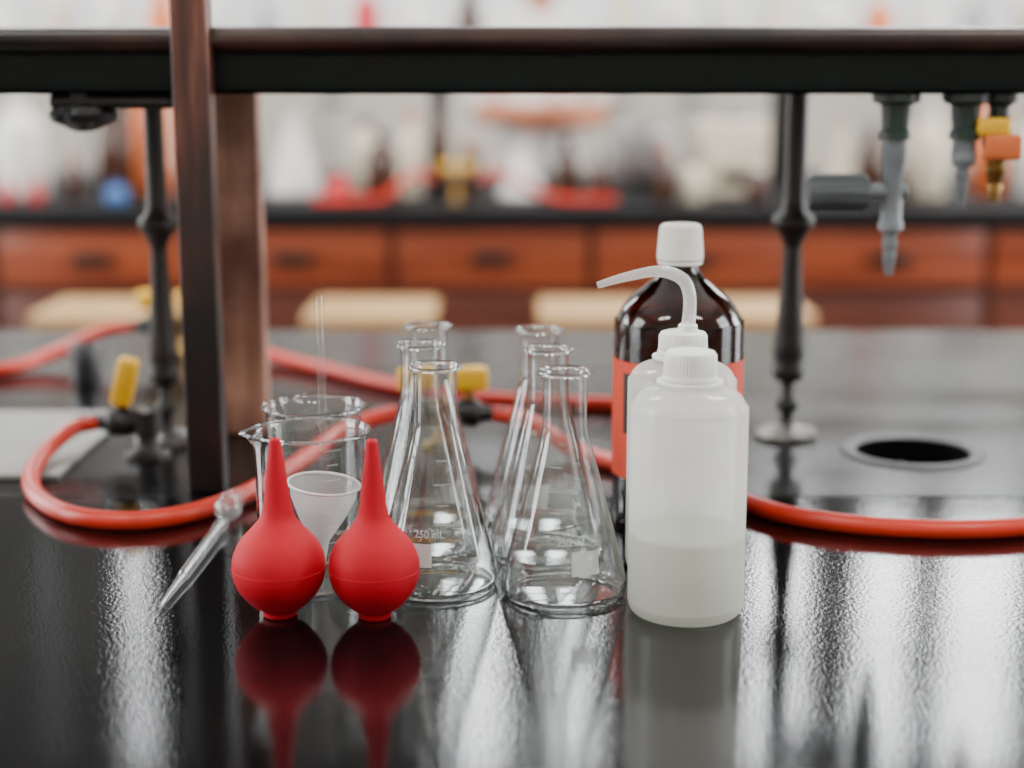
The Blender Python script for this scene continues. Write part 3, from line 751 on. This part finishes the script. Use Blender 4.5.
P(fcase,728,4.0,0.17,0.2,0.22,M['cream'],'water_bath')
P(fbottle,690,3.76,0.03,0.11,M['cream'],M['black'])
P(fbottle,662,3.72,0.024,0.14,M['brown'],M['orange'])
P(fbottle,755,3.74,0.03,0.09,M['brown'],M['white'])
P(fflask,836,3.95,0.05,0.2,M['cream'])
P(fbottle,866,3.85,0.035,0.19,M['brown'],M['black'])
P(fbottle,925,3.9,0.045,0.24,M['cream'],M['white'])
P(fbottle,900,3.75,0.025,0.10,M['brown'],M['black'])
P(fbottle,985,4.0,0.05,0.28,M['orange'],M['brown'])
P(fbottle,1030,3.95,0.05,0.24,M['white'],M['blue'])
for px, h in ((95,0.33),(330,0.33),(612,0.33),(682,0.33),(885,0.33),(955,0.33)): P(fstand,px,4.42,h)
bench_valve('gas_valve', -0.14, 4.05, [PI,0], True, 0.06)
sweep('rubber_hose', [(-0.20,4.05,T+0.06),(-0.24,4.05,T+0.075),(-0.29,4.04,T+0.04),(-0.34,4.03,T+0.01),(-0.50,4.0,T+0.01)], 0.009, M['hose'])
sweep('rubber_hose', [(-0.08,4.05,T+0.06),(-0.03,4.05,T+0.075),(0.06,4.04,T+0.03),(0.13,4.03,T+0.01),(0.26,4.01,T+0.01)], 0.009, M['hose'])
# top shelf items
k = 0
cols = ['white','cream','white','orange','white','steel','cream','redp','white','brown','white','blue','cream','white']
for px in range(20,1040,50):
    c = cols[k%len(cols)]; k += 1
    if 500 < px < 600: continue
    x = (px-512)/1593*4.7
    if k%3 == 1: fflask(x,4.7,0.06,0.22+0.04*random.random(),M[c],T+0.37)
    else: fbottle(x,4.7,0.035+0.025*random.random(),0.16+0.10*random.random(),M[c],M['white'],T+0.37)

# ------------------------------------------------------------------ student standing behind the far bench
def person(x, y, rot=0.0, sc=0.97):
    e = empty('person_in_lab_coat', (x,y,0), (0,0,rot)); e.scale = (sc,sc,sc)
    V = [(0,0,0.95),(0,0,1.08),(0,-0.005,1.24),(0,0,1.38),(0,0,1.45),
         (0.13,0,1.41),(0.19,0.0,1.37),(0.225,-0.01,1.25),(0.24,-0.03,1.12),
         (-0.13,0,1.41),(-0.19,0.0,1.37),(-0.225,-0.01,1.25),(-0.24,-0.03,1.12),
         (0,0,0.80),(0,0,0.60)]
    E = [(0,1),(1,2),(2,3),(3,4),(3,5),(5,6),(6,7),(7,8),(3,9),(9,10),(10,11),(11,12),(0,13),(13,14)]
    R = [(0.155,0.11),(0.145,0.10),(0.165,0.11),(0.13,0.095),(0.065,0.065),(0.075,0.075),(0.068,0.068),(0.058,0.058),(0.052,0.052),(0.075,0.075),(0.068,0.068),(0.058,0.058),(0.052,0.052),(0.17,0.125),(0.19,0.14)]
    skinned('lab_coat', V, E, R, M['coat'], e)
    # bent forearms with hands, crossed in front
    for s, dz, dy in ((1,-0.02,0.0),(-1,0.02,-0.05)):
        el = Vector((s*0.24,-0.03,1.11)); wr = Vector((s*0.02,-0.19+dy,1.10+dz)); pa = Vector((-s*0.045,-0.20+dy,1.105+dz))
        mid = el.lerp(wr,0.5)
        skinned('forearm_and_palm', [el, mid, wr, wr.lerp(pa,0.5), pa], [(0,1),(1,2),(2,3),(3,4)], [0.048,0.042,0.029,(0.026,0.036),(0.018,0.036)], M['skin'], e)
        for f in range(4):
            zz = -0.027+0.018*f; ln = (0.060,0.072,0.078,0.070)[f]
            a = pa+Vector((s*0.01,0,zz)); b = pa+Vector((-s*ln*0.5,0.008,zz)); c = pa+Vector((-s*ln,0.032,zz))
            skinned('finger_%d'%(f+1), [a,b,c], [(0,1),(1,2)], [0.009,0.0085,0.007], M['skin'], e, 1)
        a = wr+Vector((-s*0.015,-0.005,0.025)); skinned('thumb', [a, a+Vector((-s*0.02,-0.01,0.026)), a+Vector((-s*0.045,-0.012,0.035))], [(0,1),(1,2)], [0.012,0.010,0.008], M['skin'], e, 1)
    # neck, head with face
    skinned('neck', [(0,0.005,1.42),(0,0.0,1.48),(0,-0.008,1.54)], [(0,1),(1,2)], [0.058,0.052,0.052], M['skin'], e)
    bm = bmesh.new(); bmesh.ops.create_uvsphere(bm, u_segments=40, v_segments=28, radius=1)
    for v in bm.verts:
        x_, y_, z_ = v.co
        w = 1.0 if z_ > 0 else 1.0-0.32*(-z_)**1.4
        X_, Y_, Z_ = x_*0.076*w, y_*0.096*(1.0 if z_>-0.2 else 1-0.1*(-z_)), z_*0.118
        if y_ < -0.3:
            nose = math.exp(-((x_)/0.16)**2-((z_+0.12)/0.22)**2); Y_ -= 0.022*nose
            for sx in (-1,1):
                Y_ += 0.010*math.exp(-((x_-sx*0.38)/0.2)**2-((z_-0.08)/0.13)**2)
            Y_ -= 0.006*math.exp(-((x_)/0.3)**2-((z_+0.48)/0.08)**2)
            Y_ -= 0.008*math.exp(-((x_)/0.3)**2-((z_+0.85)/0.15)**2)
        v.co = (X_, Y_, Z_)
    mkobj('head', bm, M['skin'], e, (0,-0.012,1.615), angle=80)
    for sx in (-1,1):
        lathe('eye', [(0,-0.011),(0.008,-0.008),(0.011,0),(0.008,0.008),(0,0.011)], M['white'], e, (sx*0.029,-0.083,1.625), segs=20, smoothprof=3)
        lathe('iris', [(0,-0.002),(0.005,0),(0,0.002)], M['black'], e, (sx*0.029,-0.094,1.625), (PI/2,0,0), segs=16)
        box('eyebrow', (sx*0.029,-0.096,1.645), (0.034,0.008,0.006), M['hair'], e, 0.002)
        lathe('ear', [(0,-0.008),(0.012,-0.006),(0.017,0),(0.010,0.006),(0,0.004)], M['skin'], e, (sx*0.076,0.0,1.61), (0,PI/2,0), segs=20, smoothprof=2)
    box('lips', (0,-0.103,1.560), (0.042,0.010,0.012), M['redp'], e, 0.004)
    bm = bmesh.new(); bmesh.ops.create_uvsphere(bm, u_segments=32, v_segments=24, radius=1)
    for v in [v for v in bm.verts if (v.co.z < -0.55) or (v.co.y < -0.35 and v.co.z < 0.55)]: bm.verts.remove(v)
    for v in bm.verts: v.co = (v.co.x*0.086, v.co.y*0.108, v.co.z*0.126)
    mkobj('hair', bm, M['hair'], e, (0,-0.004,1.622), angle=80)
    # legs and shoes
    skinned('trousers', [(0,0,0.86),(0.09,0,0.80),(0.10,-0.01,0.48),(0.10,0.01,0.09),(-0.09,0,0.80),(-0.10,-0.01,0.48),(-0.10,0.01,0.09)], [(0,1),(1,2),(2,3),(0,4),(4,5),(5,6)], [0.11,0.085,0.06,0.045,0.085,0.06,0.045], M['trousers'], e)
    for s in (-1,1):
        box('shoe', (s*0.10,-0.04,0.04), (0.09,0.26,0.08), M['black'], e, 0.025)
person(0.10, 5.72, 0.1)

# ------------------------------------------------------------------ world
w = bpy.data.worlds.new('overcast_sky'); S.world = w; w.use_nodes = True
nt = w.node_tree; bg = nt.nodes['Background']
bg.inputs[0].default_value = (0.95,0.975,1.0,1); bg.inputs[1].default_value = 17.0

# ------------------------------------------------------------------ camera
cd = bpy.data.cameras.new('camera'); cam = bpy.data.objects.new('camera', cd); COL.objects.link(cam)
cam.location = (0,0,T+0.34); cam.rotation_euler = (math.radians(90-11.3),0,0)
cd.sensor_width = 36; cd.lens = 56; cd.clip_start = 0.02; cd.clip_end = 100
cd.dof.use_dof = True; cd.dof.focus_distance = 1.04; cd.dof.aperture_fstop = 2.6
S.camera = cam
